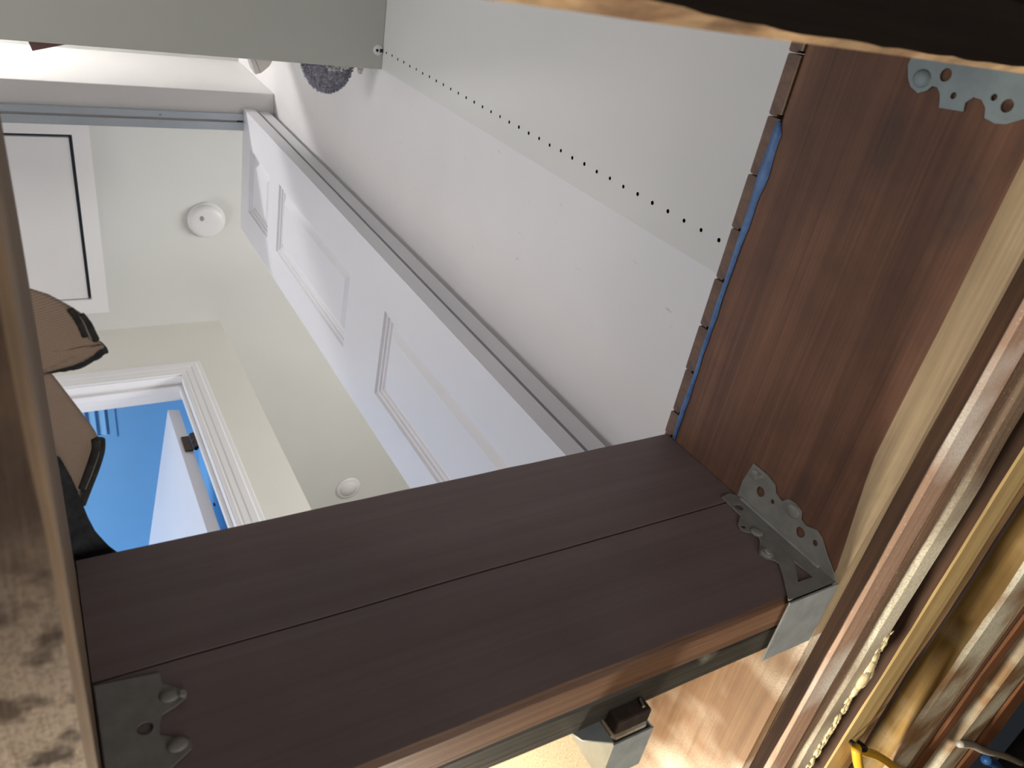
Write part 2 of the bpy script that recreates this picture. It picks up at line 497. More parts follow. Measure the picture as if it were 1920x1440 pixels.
def weave():
    mt, nt, p = new_mat('woven brown carpet backing')
    p.inputs['Roughness'].default_value = 0.9
    v = coords(nt)
    h = []
    for d, s in ((0, 1500), (1, 1150)):
        wv = nt.nodes.new('ShaderNodeTexWave')
        wv.bands_direction = 'XY'[d]
        wv.inputs['Scale'].default_value = s / 6.28
        wv.inputs['Distortion'].default_value = 1.2
        nt.links.new(v, wv.inputs['Vector'])
        h.append(wv.outputs['Fac'])
    hh = mix(nt, 0.5, h[0], h[1])
    c = ramp(nt, hh, [(0.25, lin((150, 130, 114))), (0.7, lin((194, 172, 152)))])
    nt.links.new(c, p.inputs['Base Color'])
    nt.links.new(bump(nt, hh, 0.4), p.inputs['Normal'])
    return mt


M['weave'] = weave()

# ------------------------------------------------------------------ key dimensions (metres, camera at the origin)
ZF, ZC = 0.521, 3.04          # floor top, ceiling
ZJ = 0.5045                   # joist tops
XW = 0.695                    # closet end wall
XP = 0.6905                   # face of the drilled panel
YH = 0.576                    # inner face of the closet's front wall
ZH = 2.563                    # underside of its header
XJ, YC = 0.600, 0.474         # joist face, header face

# ------------------------------------------------------------------ structure: crawl space, floor
tag(box('ground', (-3, -2.5, -0.8), (4.2, 4.6, -0.7), M['soil']), 'dry dark soil of the crawl space under the house', 'ground', kind='structure')
for nm, a, b, lb in (('wall_foundation_right', (3.4, -1.6, -0.7), (3.6, 4.4, 0.50), 'dark foundation wall at the right end of the crawl space'),
                     ('wall_foundation_left', (-2.8, -1.6, -0.7), (-2.6, 4.4, 0.50), 'dark foundation wall left of the floor opening'),
                     ('wall_foundation_back', (-2.6, 4.2, -0.7), (3.4, 4.4, 0.50), 'dark foundation wall beyond the work lamp'),
                     ('wall_foundation_near', (-2.6, -1.6, -0.7), (3.4, -1.4, 0.50), 'dark foundation wall behind the viewpoint')):
    tag(box(nm, a, b, M['concrete']), lb, 'wall', kind='structure')

floor = thing('floor', 'strip wood flooring with boards cut off at the opening', 'floor', (1.0, 1.5, ZJ), kind='structure')


def board(x0, x1, y0, y1, mats):
    """one tongue-and-groove strip; its ends show the profile with a small groove at the lower edge"""
    zb, zt = 0.507, ZF
    prof = [(y0 + 0.0006, zb), (y1 - 0.0032, zb), (y1 - 0.0032, zb + 0.0035), (y1 - 0.0006, zb + 0.0045), (y1 - 0.0006, zt - 0.0016), (y1 - 0.0022, zt), (y0 + 0.0018, zt), (y0 + 0.0006, zt - 0.0014)]
    bm = bmesh.new()
    add_poly_prism(bm, [(x0, y, z) for y, z in prof], (x1 - x0, 0, 0))
    for f in bm.faces:
        if f.normal.z < -0.9 or all(v.co.z < zb + 1e-4 for v in f.verts): f.material_index = 1
    return mesh_obj('floor_board', bm, mats, floor)


bw = 0.0555
y = 0.0543 - bw * 22
fl_m = [M['floorwood'], M['under']]
k = 0
while y < 3.0:
    y1 = y + bw
    off = 0.0015 * math.sin(k * 2.3)
    if y1 <= 0.0240: board(-2.5, 2.5, y, y1, fl_m)
    elif y < YC - 0.02:
        board(XJ + off * 0.5, 2.5, y, min(y1, YC), fl_m)
        board(-2.5, -0.0135, y, min(y1, YC), fl_m)
        if y1 > YC: board(-2.5, -0.0135, YC, y1, fl_m); board(XJ + 0.001, 2.5, YC, y1, fl_m); board(-0.0135, XJ + 0.001, 0.5105, y1 + 0.0005, fl_m) if y1 > 0.512 else None
    else: board(-2.5, 2.5, y, y1, fl_m)
    y = y1
    k += 1

# ------------------------------------------------------------------ structure: closet and hall
W = M['wall']
tag(box('wall_closet_right', (XW, -0.10, ZF), (0.80, 0.69, ZC), M['wall_scuffed']), 'scuffed white end wall of the closet beside the drilled panel', 'wall', kind='structure')
tag(box('wall_closet_back', (-2.5, -0.20, ZF), (0.80, -0.10, ZC), W), 'white back wall of the closet', 'wall', kind='structure')
tag(box('wall_closet_front', (-2.5, YH, ZH), (XW, 0.69, ZC), W, bevel=0.003), 'white wall strip over the closet opening, above the folded door', 'wall', kind='structure')
tag(box('wall_closet_left', (-2.5, -0.10, ZF), (-2.4, YH, ZC), W), 'white left end wall of the closet', 'wall', kind='structure')
bm = bmesh.new()
HX0, HX1, HY0, HY1 = -0.46, 0.138, 0.853, 1.480
for a, b in (((-2.6, -0.2, ZC), (2.6, HY0, ZC + 0.02)), ((-2.6, HY1, ZC), (2.6, 4.3, ZC + 0.02)), ((-2.6, HY0, ZC), (HX0, HY1, ZC + 0.02)), ((HX1, HY0, ZC), (2.6, HY1, ZC + 0.02))):
    add_box(bm, a, b)
tag(mesh_obj('ceiling', bm, M['ceiling']), 'flat off-white hall ceiling around the attic hatch', 'ceiling', kind='structure')

# hall far wall with the doorway into the blue room
YF, YB = 1.619, 1.724
DX0, DX1, DZ = -0.44, 0.382, 2.630
bm = bmesh.new()
add_box(bm, (-2.5, YF, ZF), (DX0 - 0.02, YB, ZC))
add_box(bm, (DX1 + 0.02, YF, ZF), (0.604, YB, ZC))
add_box(bm, (DX0 - 0.02, YF, DZ + 0.02), (DX1 + 0.02, YB, ZC))
tag(mesh_obj('wall_hall_far', bm, M['hall']), 'cream hall wall around the blue room doorway', 'wall', kind='structure')
tag(box('wall_hall_side', (0.504, YB, ZF), (0.604, 4.2, ZC), M['hall']), 'hall side wall running back behind the outer corner', 'wall', kind='structure')
tag(box('wall_hall_end', (2.5, 0.69, ZF), (2.6, 4.2, ZC), M['hall']), 'hall wall at the right end', 'wall', kind='structure')
tag(box('wall_hall_left', (-2.6, 0.69, ZF), (-2.5, YF, ZC), M['hall']), 'hall wall at the left end', 'wall', kind='structure')
tag(box('wall_hall_back', (0.604, 4.1, ZF), (2.5, 4.2, ZC), M['hall']), 'hall wall far behind the corner', 'wall', kind='structure')
tag(box('wall_hall_near', (0.80, 0.59, ZF), (2.5, 0.69, ZC), M['hall']), 'hall wall behind the closet end', 'wall', kind='structure')
# blue room
tag(box('wall_blue_right', (0.494, YB + 0.0005, ZF), (0.5035, 4.1, ZC), M['blue']), 'sky blue wall behind the open door', 'wall', kind='structure')
tag(box('wall_blue_back', (-2.5, 4.1, ZF), (0.5035, 4.2, ZC), M['blue']), 'sky blue back wall of the next room', 'wall', kind='structure')
tag(box('wall_blue_left', (-2.6, YF, ZF), (-2.5, 4.1, ZC), M['blue']), 'sky blue left wall of the next room', 'wall', kind='structure')
tag(box('ceiling_blue', (-2.5, YB + 0.0005, ZC - 0.012), (0.5035, 4.1, ZC - 0.0005), M['blue']), 'sky blue ceiling seen through the far doorway', 'ceiling', kind='structure')

# door lining and casing of that doorway
t1 = thing('trim_1', 'white door lining and casing around the blue room doorway', 'door frame', (DX1, YF, ZF), kind='structure')
box('jamb', (DX1, YF - 0.001, ZF), (DX1 + 0.02, YB + 0.001, DZ + 0.02), M['trim'], t1, 0.002)
box('jamb', (DX0 - 0.02, YF - 0.001, ZF), (DX0, YB + 0.001, DZ + 0.02), M['trim'], t1, 0.002)
box('head_jamb', (DX0, YF - 0.001, DZ), (DX1, YB + 0.001, DZ + 0.02), M['trim'], t1, 0.002)
box('door_stop', (DX0 + 0.012, YF + 0.036, DZ - 0.012), (DX1 - 0.012, YF + 0.062, DZ), M['trim'], t1, 0.002)
box('door_stop', (DX1 - 0.012, YF + 0.036, ZF), (DX1, YF + 0.062, DZ), M['trim'], t1, 0.002)


def casing(name, horizontal, p, q, parent):
    """moulded casing with stepped profile; p..q along its length, profile grows away from the opening"""
    prof = [(0.0, 0.0), (0.0, 0.007), (0.010, 0.008), (0.014, 0.0072), (0.02, 0.0088), (0.036, 0.0092), (0.040, 0.0108), (0.058, 0.0115), (0.062, 0.010), (0.074, 0.010), (0.078, 0.0)]
    bm = bmesh.new()
    if horizontal: pts = [(p[0], YF - d, p[2] + a) for a, d in prof]
    else: pts = [(p[0] + a, YF - d, p[2]) for a, d in prof]
    ring = [bm.verts.new(v) for v in pts]
    ring2 = []
    for (a, d) in prof:
        # mitre at the corner
        ring2.append(bm.verts.new((q[0] + a, YF - d, q[2] + a)))
    n = len(prof)
    for i in range(n): bm.faces.new((ring[i], ring[(i + 1) % n], ring2[(i + 1) % n], ring2[i]))
    bm.faces.new(ring); bm.faces.new(ring2[::-1])
    return mesh_obj(name, bm, M['trim'], parent)


casing('side_casing', False, (DX1 + 0.004, 0, ZF), (DX1 + 0.004, 0, DZ + 0.004), t1)
casing('head_casing', True, (DX0 - 0.08, 0, DZ + 0.004), (DX1 + 0.004, 0, DZ + 0.004), t1)
bm = bmesh.new(); add_box(bm, (DX0 - 0.082, YF - 0.015, ZF), (DX0 - 0.004, YF, DZ + 0.004), 0.003)
mesh_obj('side_casing', bm, M['trim'], t1)


def panel_leaf(bm, wd, ht, th, panels, mirror_back=True):
    """moulded door leaf: local x = thickness (0 is the front face), y = width, z = height; panels = (y0, y1, z0, z1)"""
    rings = [(0.0, 0.0), (0.003, 0.0055), (0.009, 0.006), (0.011, 0.0100), (0.017, 0.0105), (0.020, 0.0142), (0.026, 0.0145), (0.042, 0.0045)]

    def side(x, sgn):
        ys = sorted({0.0, wd} | {v for p in panels for v in p[:2]})
        zs = sorted({0.0, ht} | {v for p in panels for v in p[2:]})
        V = {}
        for yy in ys:
            for zz in zs: V[yy, zz] = bm.verts.new((x, yy, zz))
        for ya, yb in zip(ys, ys[1:]):
            for za, zb in zip(zs, zs[1:]):
                if any(abs(p[0] - ya) < 1e-6 and abs(p[1] - yb) < 1e-6 and abs(p[2] - za) < 1e-6 and abs(p[3] - zb) < 1e-6 for p in panels):
                    prev = [V[ya, za], V[yb, za], V[yb, zb], V[ya, zb]]
                    for ins, dep in rings[1:]:
                        cur = [bm.verts.new((x + sgn * dep, a, b)) for a, b in ((ya + ins, za + ins), (yb - ins, za + ins), (yb - ins, zb - ins), (ya + ins, zb - ins))]
                        for i in range(4): bm.faces.new((prev[i], prev[(i + 1) % 4], cur[(i + 1) % 4], cur[i]))
                        prev = cur
                    bm.faces.new(prev)
                else: bm.faces.new((V[ya, za], V[yb, za], V[yb, zb], V[ya, zb]))
        per = [V[yy, 0.0] for yy in ys] + [V[wd, zz] for zz in zs[1:]] + [V[yy, ht] for yy in reversed(ys[:-1])] + [V[0.0, zz] for zz in reversed(zs[1:-1])]
        return per
    a = side(0.0, 1.0)
    b = side(th, -1.0)
    n = len(a)
    for i in range(n): bm.faces.new((a[i], a[(i + 1) % n], b[(i + 1) % n], b[i]))


def leaf_obj(name, wd, ht, th, panels, pivot, ang, mat, parent):
    bm = bmesh.new()
    panel_leaf(bm, wd, ht, th, panels)
    R = Matrix.Rotation(ang, 4, 'Z')
    for v in bm.verts: v.co = R @ v.co + Vector(pivot)
    return mesh_obj(name, bm, mat, parent)


# bifold door folded against the end wall
d1 = thing('door_1', 'white panelled bifold closet door folded back against the end wall', 'door', (0.62, 0.82, ZF + 0.01), kind='structure')
zb = ZF + 0.012
lh = ZH - 0.004 - zb
pan = [(0.100, 0.302, 0.197, 1.338 - zb), (0.100, 0.302, 1.545 - zb, 2.134 - zb), (0.100, 0.302, 2.232 - zb, 2.460 - zb)]
leaf_obj('door_leaf', 0.393, lh, 0.0345, pan, (0.598, 0.623, zb), 0.033, M['door'], d1)
leaf_obj('door_leaf', 0.385, lh, 0.0325, pan, (0.6455, 0.631, zb), 0.008, M['door'], d1)
box('pivot_pin', (0.655, 0.640, ZH - 0.006), (0.667, 0.652, ZH - 0.001), M['zinc'], d1)

# track
tr = thing('door_track', 'pale metal sliding track under the closet header', 'track', (0.0, 0.665, ZH - 0.016))
for y0, y1, z0 in ((0.640, 0.643, 0.016), (0.643, 0.6585, 0.016), (0.6655, 0.676, 0.016), (0.676, 0.690, 0.016)):
    h = 0.016 if y0 in (0.640, 0.676) else 0.013
    box('track_lip' if h > 0.014 else 'track_flange', (-2.3, y0, ZH - 0.016), (0.693, y1, ZH - 0.001 if h > 0.014 else ZH - 0.0135), M['track'], tr)
box('track_screw', (0.352, 0.648, ZH - 0.0175), (0.358, 0.654, ZH - 0.0158), M['zinc'], tr, 0.001)
box('track_stop', (0.578, 0.644, ZH - 0.0135), (0.594, 0.664, ZH - 0.002), M['plastic_dark'], tr)

# attic hatch
ht = thing('attic_hatch', 'white framed attic hatch panel in the hall ceiling', 'hatch', (-0.1, 1.17, ZC))
box('hatch_panel', (-0.44, 0.866, ZC - 0.004), (0.1275, 1.4745, ZC + 0.012), M['plastic_white'], ht, 0.001)
bm = bmesh.new()
add_poly_prism(bm, [(0.138, 0.853, ZC - 0.014), (0.192, 0.806, ZC - 0.014), (0.192, 1.536, ZC - 0.014), (0.138, 1.4775, ZC - 0.014)], (0, 0, 0.014))
mesh_obj('frame_board', bm, M['trim'], ht)
bm = bmesh.new()
add_poly_prism(bm, [(0.138, 0.853, ZC - 0.014), (-0.46, 0.853, ZC - 0.014), (-0.51, 0.806, ZC - 0.014), (0.192, 0.806, ZC - 0.014)], (0, 0, 0.014))
mesh_obj('frame_board', bm, M['trim'], ht)
bm = bmesh.new()
add_poly_prism(bm, [(0.138, 1.4775, ZC - 0.014), (0.192, 1.536, ZC - 0.014), (-0.51, 1.536, ZC - 0.014), (-0.46, 1.4775, ZC - 0.014)], (0, 0, 0.014))
mesh_obj('frame_board', bm, M['trim'], ht)
bm = bmesh.new()
add_poly_prism(bm, [(-0.46, 0.853, ZC - 0.014), (-0.46, 1.4775, ZC - 0.014), (-0.51, 1.536, ZC - 0.014), (-0.51, 0.806, ZC - 0.014)], (0, 0, 0.014))
mesh_obj('frame_board', bm, M['trim'], ht)
for p in ((0.10, 0.90), (0.10, 1.44)):
    bm = bmesh.new(); add_cyl(bm, (p[0], p[1], ZC - 0.0055), (p[0], p[1], ZC - 0.0035), 0.006); mesh_obj('screw_cap', bm, M['plastic_white'], ht)

# smoke alarm
sa = thing('smoke_alarm', 'round white smoke alarm on the ceiling beside the hatch', 'smoke alarm', (0.566, 1.172, ZC))
bm = bmesh.new(); lathe(bm, (0.566, 1.172, ZC), [(0.0, 0.0), (0.070, 0.0), (0.071, -0.004), (0.069, -0.010), (0.066, -0.011)]); mesh_obj('base_ring', bm, M['plastic_white'], sa, True)
bm = bmesh.new(); lathe(bm, (0.566, 1.172, ZC), [(0.066, -0.009), (0.066, -0.020), (0.062, -0.030), (0.052, -0.036), (0.030, -0.0385), (0.0, -0.039)]); mesh_obj('cover', bm, M['plastic_white'], sa, True)
for i in range(4):
    yy = 1.1450 + 0.0050 * i
    L = 0.005 if i in (0, 3) else 0.008
    box('vent_slot', (0.543 - L, yy, ZC - 0.0400), (0.543 + L, yy + 0.0018, ZC - 0.0380), M['hole'], sa)
bm = bmesh.new(); add_cyl(bm, (0.560, 1.170, ZC - 0.0405), (0.560, 1.170, ZC - 0.038), 0.004); mesh_obj('test_button', bm, M['plastic_white'], sa)

dl = thing('ceiling_disc', 'faint flat white disc on the ceiling past the hall corner', 'ceiling fixture', (1.235, 2.69, ZC))
bm = bmesh.new(); lathe(bm, (1.235, 2.69, ZC), [(0.0, 0.0), (0.068, 0.0), (0.066, -0.006), (0.052, -0.009), (0.0, -0.009)]); mesh_obj('rim', bm, M['plastic_white'], dl, True)
bm = bmesh.new(); lathe(bm, (1.235, 2.69, ZC), [(0.048, -0.009), (0.047, -0.012), (0.0, -0.013)]); mesh_obj('lens', bm, M['plastic_white'], dl, True)

# blue room: ceiling register and the open door
vr = thing('ceiling_register', 'small blue painted louvred register on the blue ceiling', 'vent', (0.06, 2.02, ZC - 0.012))
zr = ZC - 0.0125
for a, b in (((-0.10, 1.90, zr - 0.006), (-0.075, 2.13, zr)), ((0.145, 1.90, zr - 0.006), (0.172, 2.13, zr)), ((-0.075, 1.90, zr - 0.006), (0.145, 1.925, zr)), ((-0.075, 2.105, zr - 0.006), (0.145, 2.13, zr))):
    box('frame', a, b, M['blue'], vr, 0.001)
for i in range(6):
    xx = -0.070 + i * 0.036
    bm = bmesh.new()
    add_poly_prism(bm, [(xx, 1.925, zr - 0.001), (xx + 0.003, 1.925, zr - 0.001), (xx + 0.024, 1.925, zr - 0.014), (xx + 0.021, 1.925, zr - 0.014)], (0, 0.18, 0))
    mesh_obj('slat', bm, M['blue'], vr)

d2 = thing('door_2', 'white door standing open into the blue room', 'door', (0.34, 1.745, ZF + 0.01), kind='structure')
ang = 0.165
leaf_obj('door_slab', 0.78, 2.600 - ZF - 0.012, 0.040, [(0.12, 0.35, 0.2, 0.85), (0.43, 0.66, 0.2, 0.85), (0.12, 0.35, 1.0, 1.45), (0.43, 0.66, 1.0, 1.45)], (0.3235, 1.742, ZF + 0.012), ang, M['door'], d2)
hg = box('hinge', (0.336, 1.7375, 2.325), (0.364, 1.7425, 2.412), M['bronze'], d2, 0.0015)
bm = bmesh.new()
for k in range(3): add_cyl(bm, (0.372, 1.735, 2.325 + k * 0.030), (0.372, 1.735, 2.352 + k * 0.030), 0.008, 12)
mesh_obj('hinge_knuckle', bm, M['bronze'], d2)
box('hinge_leaf', (0.372, 1.7255, 2.325), (0.381, 1.735, 2.412), M['bronze'], d2, 0.001)
bm = bmesh.new(); add_cyl(bm, (0.366, 1.742, 2.02), (0.372, 1.741, 2.02), 0.006, 10); mesh_obj('bumper', bm, M['plastic_dark'], d2)

# ------------------------------------------------------------------ closet fittings
cp = thing('melamine_upright', 'white melamine closet upright with a column of shelf pin holes', 'closet upright', (XP, 0.1, ZF))
yh, zh0, ph, rh = 0.2755, 0.612, 0.0320, 0.0027
bm = bmesh.new()
x0, x1, ya, yb, za, zb_ = XP, XW - 0.0005, -0.098, 0.313, ZF + 0.0005, 2.62
nh = 62
c0, c1 = yh - 0.008, yh + 0.008
zs0 = zh0 - ph / 2
zs1 = zs0 + nh * ph


def quad(pts): return bm.faces.new([bm.verts.new(p) for p in pts])


quad([(x0, ya, za), (x0, c0, za), (x0, c0, zb_), (x0, ya, zb_)])
quad([(x0, c1, za), (x0, yb, za), (x0, yb, zb_), (x0, c1, zb_)])
quad([(x0, c0, za), (x0, c1, za), (x0, c1, zs0), (x0, c0, zs0)])
quad([(x0, c0, zs1), (x0, c1, zs1), (x0, c1, zb_), (x0, c0, zb_)])
for k in range(nh):
    zc_ = zh0 + k * ph
    hr = rh * (1 + 0.06 * math.sin(k * 5.1))
    ring = [(yh + 0.0005 * math.sin(k * 3.3) + hr * math.cos(2 * math.pi * i / 16 + math.pi / 4), zc_ + hr * math.sin(2 * math.pi * i / 16 + math.pi / 4)) for i in range(16)]
    sq = []
    for i in range(16):
        t = 2 * math.pi * i / 16 + math.pi / 4
        cx, sx = math.cos(t), math.sin(t)
        s = 1 / max(abs(cx), abs(sx))
        sq.append((yh + 0.008 * cx * s, zc_ + ph / 2 * sx * s))
    A = [bm.verts.new((x0, a, b)) for a, b in sq]
    B = [bm.verts.new((x0, a, b)) for a, b in ring]
    C = [bm.verts.new((x0 + 0.0038, a, b)) for a, b in ring]
    for i in range(16):
        j = (i + 1) % 16
        bm.faces.new((A[i], A[j], B[j], B[i]))
        bm.faces.new((B[i], B[j], C[j], C[i])).material_index = 1
    bm.faces.new(C).material_index = 1
quad([(x0, yb, za), (x1, yb, za), (x1, yb, zb_), (x0, yb, zb_)])
quad([(x0, ya, za), (x1, ya, za), (x1, ya, zb_), (x0, ya, zb_)])
quad([(x1, ya, za), (x1, yb, za), (x1, yb, zb_), (x1, ya, zb_)])
quad([(x0, ya, zb_), (x1, ya, zb_), (x1, yb, zb_), (x0, yb, zb_)])
bmesh.ops.remove_doubles(bm, verts=bm.verts, dist=0.00001)
mesh_obj('board', bm, [M['melamine'], M['hole']], cp)

sh = thing('closet_shelf', 'grey looking underside of the lower white closet shelf', 'shelf', (0.0, 0.1, 1.688))
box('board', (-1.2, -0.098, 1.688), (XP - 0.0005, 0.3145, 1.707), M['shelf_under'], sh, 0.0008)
bm = bmesh.new(); lathe(bm, (0.679, 0.2755, 1.688), [(0.0, -0.0022), (0.0085, -0.0022), (0.0105, -0.0012), (0.0108, 0.0)], 28); mesh_obj('fastener_cap', bm, M['plastic_white'], sh, True)
bm = bmesh.new(); add_cyl(bm, (0.6765, 0.2755, 1.6852), (0.6765, 0.2755, 1.687), 0.0030, 16); mesh_obj('fastener_hole', bm, M['hole'], sh)
box('fastener_bolt', (0.6825, 0.2720, 1.6850), (0.6895, 0.2790, 1.6872), M['plastic_dark'], sh)
us = thing('upper_shelf', 'white upper closet shelf hidden above the lower shelf', 'shelf', (0.0, 0.1, 2.63), kind='structure')
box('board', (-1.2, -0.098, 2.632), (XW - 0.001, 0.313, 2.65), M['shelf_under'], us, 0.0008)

# things on the lower shelf
ZS = 1.7075
bk = thing('book', 'dark red brown book corner poking over the shelf front', 'book', (0.03, 0.30, ZS))


def tri_block(name, corner, a1, a2, L1, L2, z0, z1, mat, parent):
    c = Vector((corner[0], corner[1], z0))
    u = Vector((math.cos(a1), math.sin(a1), 0)) * L1
    v = Vector((math.cos(a2), math.sin(a2), 0)) * L2
    bm = bmesh.new()
    add_poly_prism(bm, [c, c + u, c + u + v, c + v], (0, 0, z1 - z0))
    return mesh_obj(name, bm, mat, parent)


tri_block('cover', (0.0315, 0.3335), math.radians(-16), math.radians(-106), 0.20, 0.15, ZS, ZS + 0.004, M['brownbook'], bk)
tri_block('page_block', (0.0345, 0.330), math.radians(-16), math.radians(-106), 0.19, 0.14, ZS + 0.004, ZS + 0.022, M['paper'], bk)
tri_block('cover', (0.0315, 0.3335), math.radians(-16), math.radians(-106), 0.20, 0.15, ZS + 0.022, ZS + 0.026, M['brownbook'], bk)
cb = thing('card_box', 'small white card box at the shelf front left of the plush slipper', 'box', (0.44, 0.30, ZS))
bm = bmesh.new()
c = Vector((0.4245, 0.3470, ZS))
pts = [c, c + Vector((0.0115, -0.0035, 0)), c + Vector((0.028, -0.018, 0)), c + Vector((0.040, -0.040, 0)), c + Vector((0.030, -0.12, 0)), c + Vector((-0.045, -0.12, 0))]
add_poly_prism(bm, pts, (0, 0, 0.022))
mesh_obj('body', bm, M['box_white'], cb)
bm = bmesh.new()
pl = [q + Vector((0.0008, -0.0022, 0.0225)) for q in pts]
add_poly_prism(bm, pl, (0, 0, 0.022))
mesh_obj('lid', bm, M['box_white'], cb)
bm = bmesh.new()
add_tube(bm, [c + Vector((0.0095, -0.004, 0.0002)), c + Vector((0.003, -0.020, 0.0002)), c + Vector((-0.004, -0.036, 0.0002))], 0.0006, 6)
mesh_obj('seam', bm, M['thread'], cb)

sl = thing('plush_slipper', 'fuzzy dark grey slipper hanging over the shelf front', 'slipper', (0.583, 0.30, ZS))
bm = bmesh.new()
cx, cy, cz = 0.583, 0.300, ZS + 0.022
rx, ry, rz = 0.0605, 0.082, 0.024
random.seed(3)


def spt(u, v):
    return Vector((math.cos(v) * math.cos(u), math.cos(v) * math.sin(u), math.sin(v)))


bmesh.ops.create_uvsphere(bm, u_segments=36, v_segments=20, radius=1.0)
for v in bm.verts:
    d = v.co.normalized()
    f = 1 - 0.16 * max(0, abs(d.x) - 0.55)
    v.co = Vector((cx + d.x * rx * 0.94 * f, cy + d.y * ry * 0.95, cz + d.z * rz * (1.0 if d.z < 0 else 1.6)))
for i in range(3800):
    u = random.random() * 2 * math.pi
    s = random.uniform(-1, 0.9)
    d = Vector((math.cos(u) * math.sqrt(1 - s * s), math.sin(u) * math.sqrt(1 - s * s), s))
    p = Vector((cx + d.x * rx * 0.93, cy + d.y * ry * 0.94, cz + d.z * rz * (0.98 if d.z < 0 else 1.56)))
    if p.z < ZS + 0.001 and p.y < 0.318: continue
    nrm = Vector((d.x / rx, d.y / ry, d.z / rz)).normalized()
    nrm = (nrm * 0.85 + Vector((random.uniform(-1, 1), random.uniform(-1, 1), random.uniform(-1, 1))) * 0.5).normalized()
    L = random.uniform(0.003, 0.0065)
    t = nrm.orthogonal().normalized()
    b_ = nrm.cross(t)
    r_ = random.uniform(0.0009, 0.0017)
    q = [bm.verts.new(p + (t * math.cos(a) + b_ * math.sin(a)) * r_ - nrm * 0.001) for a in (0, 2.09, 4.19)]
    tip = [bm.verts.new(p + nrm * L + (t * math.cos(a) + b_ * math.sin(a)) * r_ * 0.6) for a in (0.5, 2.6, 4.7)]
    for k in range(3): bm.faces.new((q[k], q[(k + 1) % 3], tip[(k + 1) % 3], tip[k]))
    bm.faces.new(tip)
mesh_obj('plush_upper', bm, M['fuzz'], sl, True)
bm = bmesh.new()
for i in range(150):
    u, q = random.uniform(0, 2 * math.pi), math.sqrt(random.random())
    p = Vector((0.596 + 0.031 * q * math.cos(u), 0.311 + 0.0185 * q * math.sin(u), ZS - 0.0020 + 0.001 * q))
    if p.y < 0.3150: continue
    bmesh.ops.create_icosphere(bm, subdivisions=1, radius=random.uniform(0.0025, 0.004), matrix=Matrix.Translation(p) @ Matrix.Diagonal((1, 1, 0.6, 1)))
mesh_obj('lining', bm, M['plush_white'], sl, True)
bm = bmesh.new()
for i in range(16):
    p = Vector((0.6505 + random.uniform(-0.006, 0.006), 0.322 + random.uniform(-0.006, 0.009), ZS + 0.006 + random.uniform(-0.003, 0.004)))
    bmesh.ops.create_icosphere(bm, subdivisions=1, radius=0.004, matrix=Matrix.Translation(p))
tf = thing('wool_tuft', 'tiny pale wool tuft on the shelf edge right of the slipper', 'tuft', (0.65, 0.32, ZS))
mesh_obj('fibres', bm, M['plush_white'], tf, True)

# ------------------------------------------------------------------ floor framing
# right joist, a built-up row of plies
YA, YZ = -0.9, 3.0
nr = (0.0, 1.6)


def ply(name, x0, x1, z0, mats, label, z1=ZJ, ch=(0.003, 0.003, 0.002, 0.002), **kw):
    return tag(lumber(name, x0, x1, YA, YZ, z0, z1, 'y', mats, None, ch, near=nr, **kw), label, 'joist')


ply('floor_joist', XJ, 0.624, 0.264, [M['joist'], M['joist_under'], M['joist_foamed']], 'reddish brown fir joist forming the right side of the opening', ch=(0.007, 0.003, 0.002, 0.002), edge_mat={0: 1, 1: 1}, far_mat=(0.55, 2), wane=lambda q: (0.010, 0.018, max(0.12, min(1.0, (0.47 - q) / 0.12))))  # wane widened to carry the lamp-lit band
ply('floor_joist', 0.625, 0.6655, 0.2665, [M['shade_ply']], 'shade darkened brown rough ply fixed behind the reddish joist', jit=0.003)
ply('floor_joist', 0.6665, 0.712, 0.2635, [M['pink_ply']], 'pinkish planed ply with white foam spray, third from the opening', ch=(0.004, 0.004, 0.002, 0.002))
ply('floor_joist', 0.7125, 0.740, 0.266, [M['brown_ply']], 'narrow rough brown ply left of the dark gap', jit=0.003)
ply('floor_joist', 0.7475, 0.790, 0.2655, [M['grey_ply']], 'grey foam smeared ply right of the dark gap', jit=0.003, ch=(0.005, 0.005, 0.002, 0.002))
ply('floor_joist', 0.838, 0.893, 0.2645, [M['yellow_new'], M['shade_ply']], 'pale yellow new pine joist beside the yellow cable', ch=(0.002, 0.002, 0.002, 0.002), edge_mat={7: 1})  # left side coloured dark for the shade in the gap
ply('floor_joist', 0.8935, 0.9245, 0.267, [M['brown_new']], 'brown pine ply backing the yellow joist', jit=0.003)
ply('floor_joist', 0.9255, 0.959, 0.272, [M['purple_dark']], 'purplish dark rough ply behind the brown pine', jit=0.004, ch=(0.004, 0.006, 0.002, 0.002))
ply('floor_joist', 1.085, 1.178, 0.2645, [M['olive'], M['olive_foam']], 'wide amber joist with cream foam along its lower edge', edge_mat={1: 1, 0: 1}, ch=(0.006, 0.004, 0.002, 0.002))
ply('floor_joist', 1.179, 1.203, 0.2645, [M['brown_ply']], 'thin brown strip beside the foam covered joist')
ply('floor_joist', 1.224, 1.272, 0.264, [M['orange_ply']], 'orange brown ply across a black gap from the thin strip', jit=0.003)
ply('floor_joist', 1.505, 1.60, 0.2640, [M['orange_ply']], 'rusty brown ply beside the black void in the corner', jit=0.004)
ply('floor_joist', 1.37, 1.480, 0.2645, [M['olive_foam'], M['olive_foam']], 'dull foam coated joist nearest the dark corner')

# left joist, close above the lens
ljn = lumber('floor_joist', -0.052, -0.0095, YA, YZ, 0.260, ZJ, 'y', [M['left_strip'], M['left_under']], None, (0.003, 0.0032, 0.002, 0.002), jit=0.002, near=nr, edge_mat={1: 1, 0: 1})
tag(ljn, 'blurred weathered joist close to the lens on the left', 'joist')

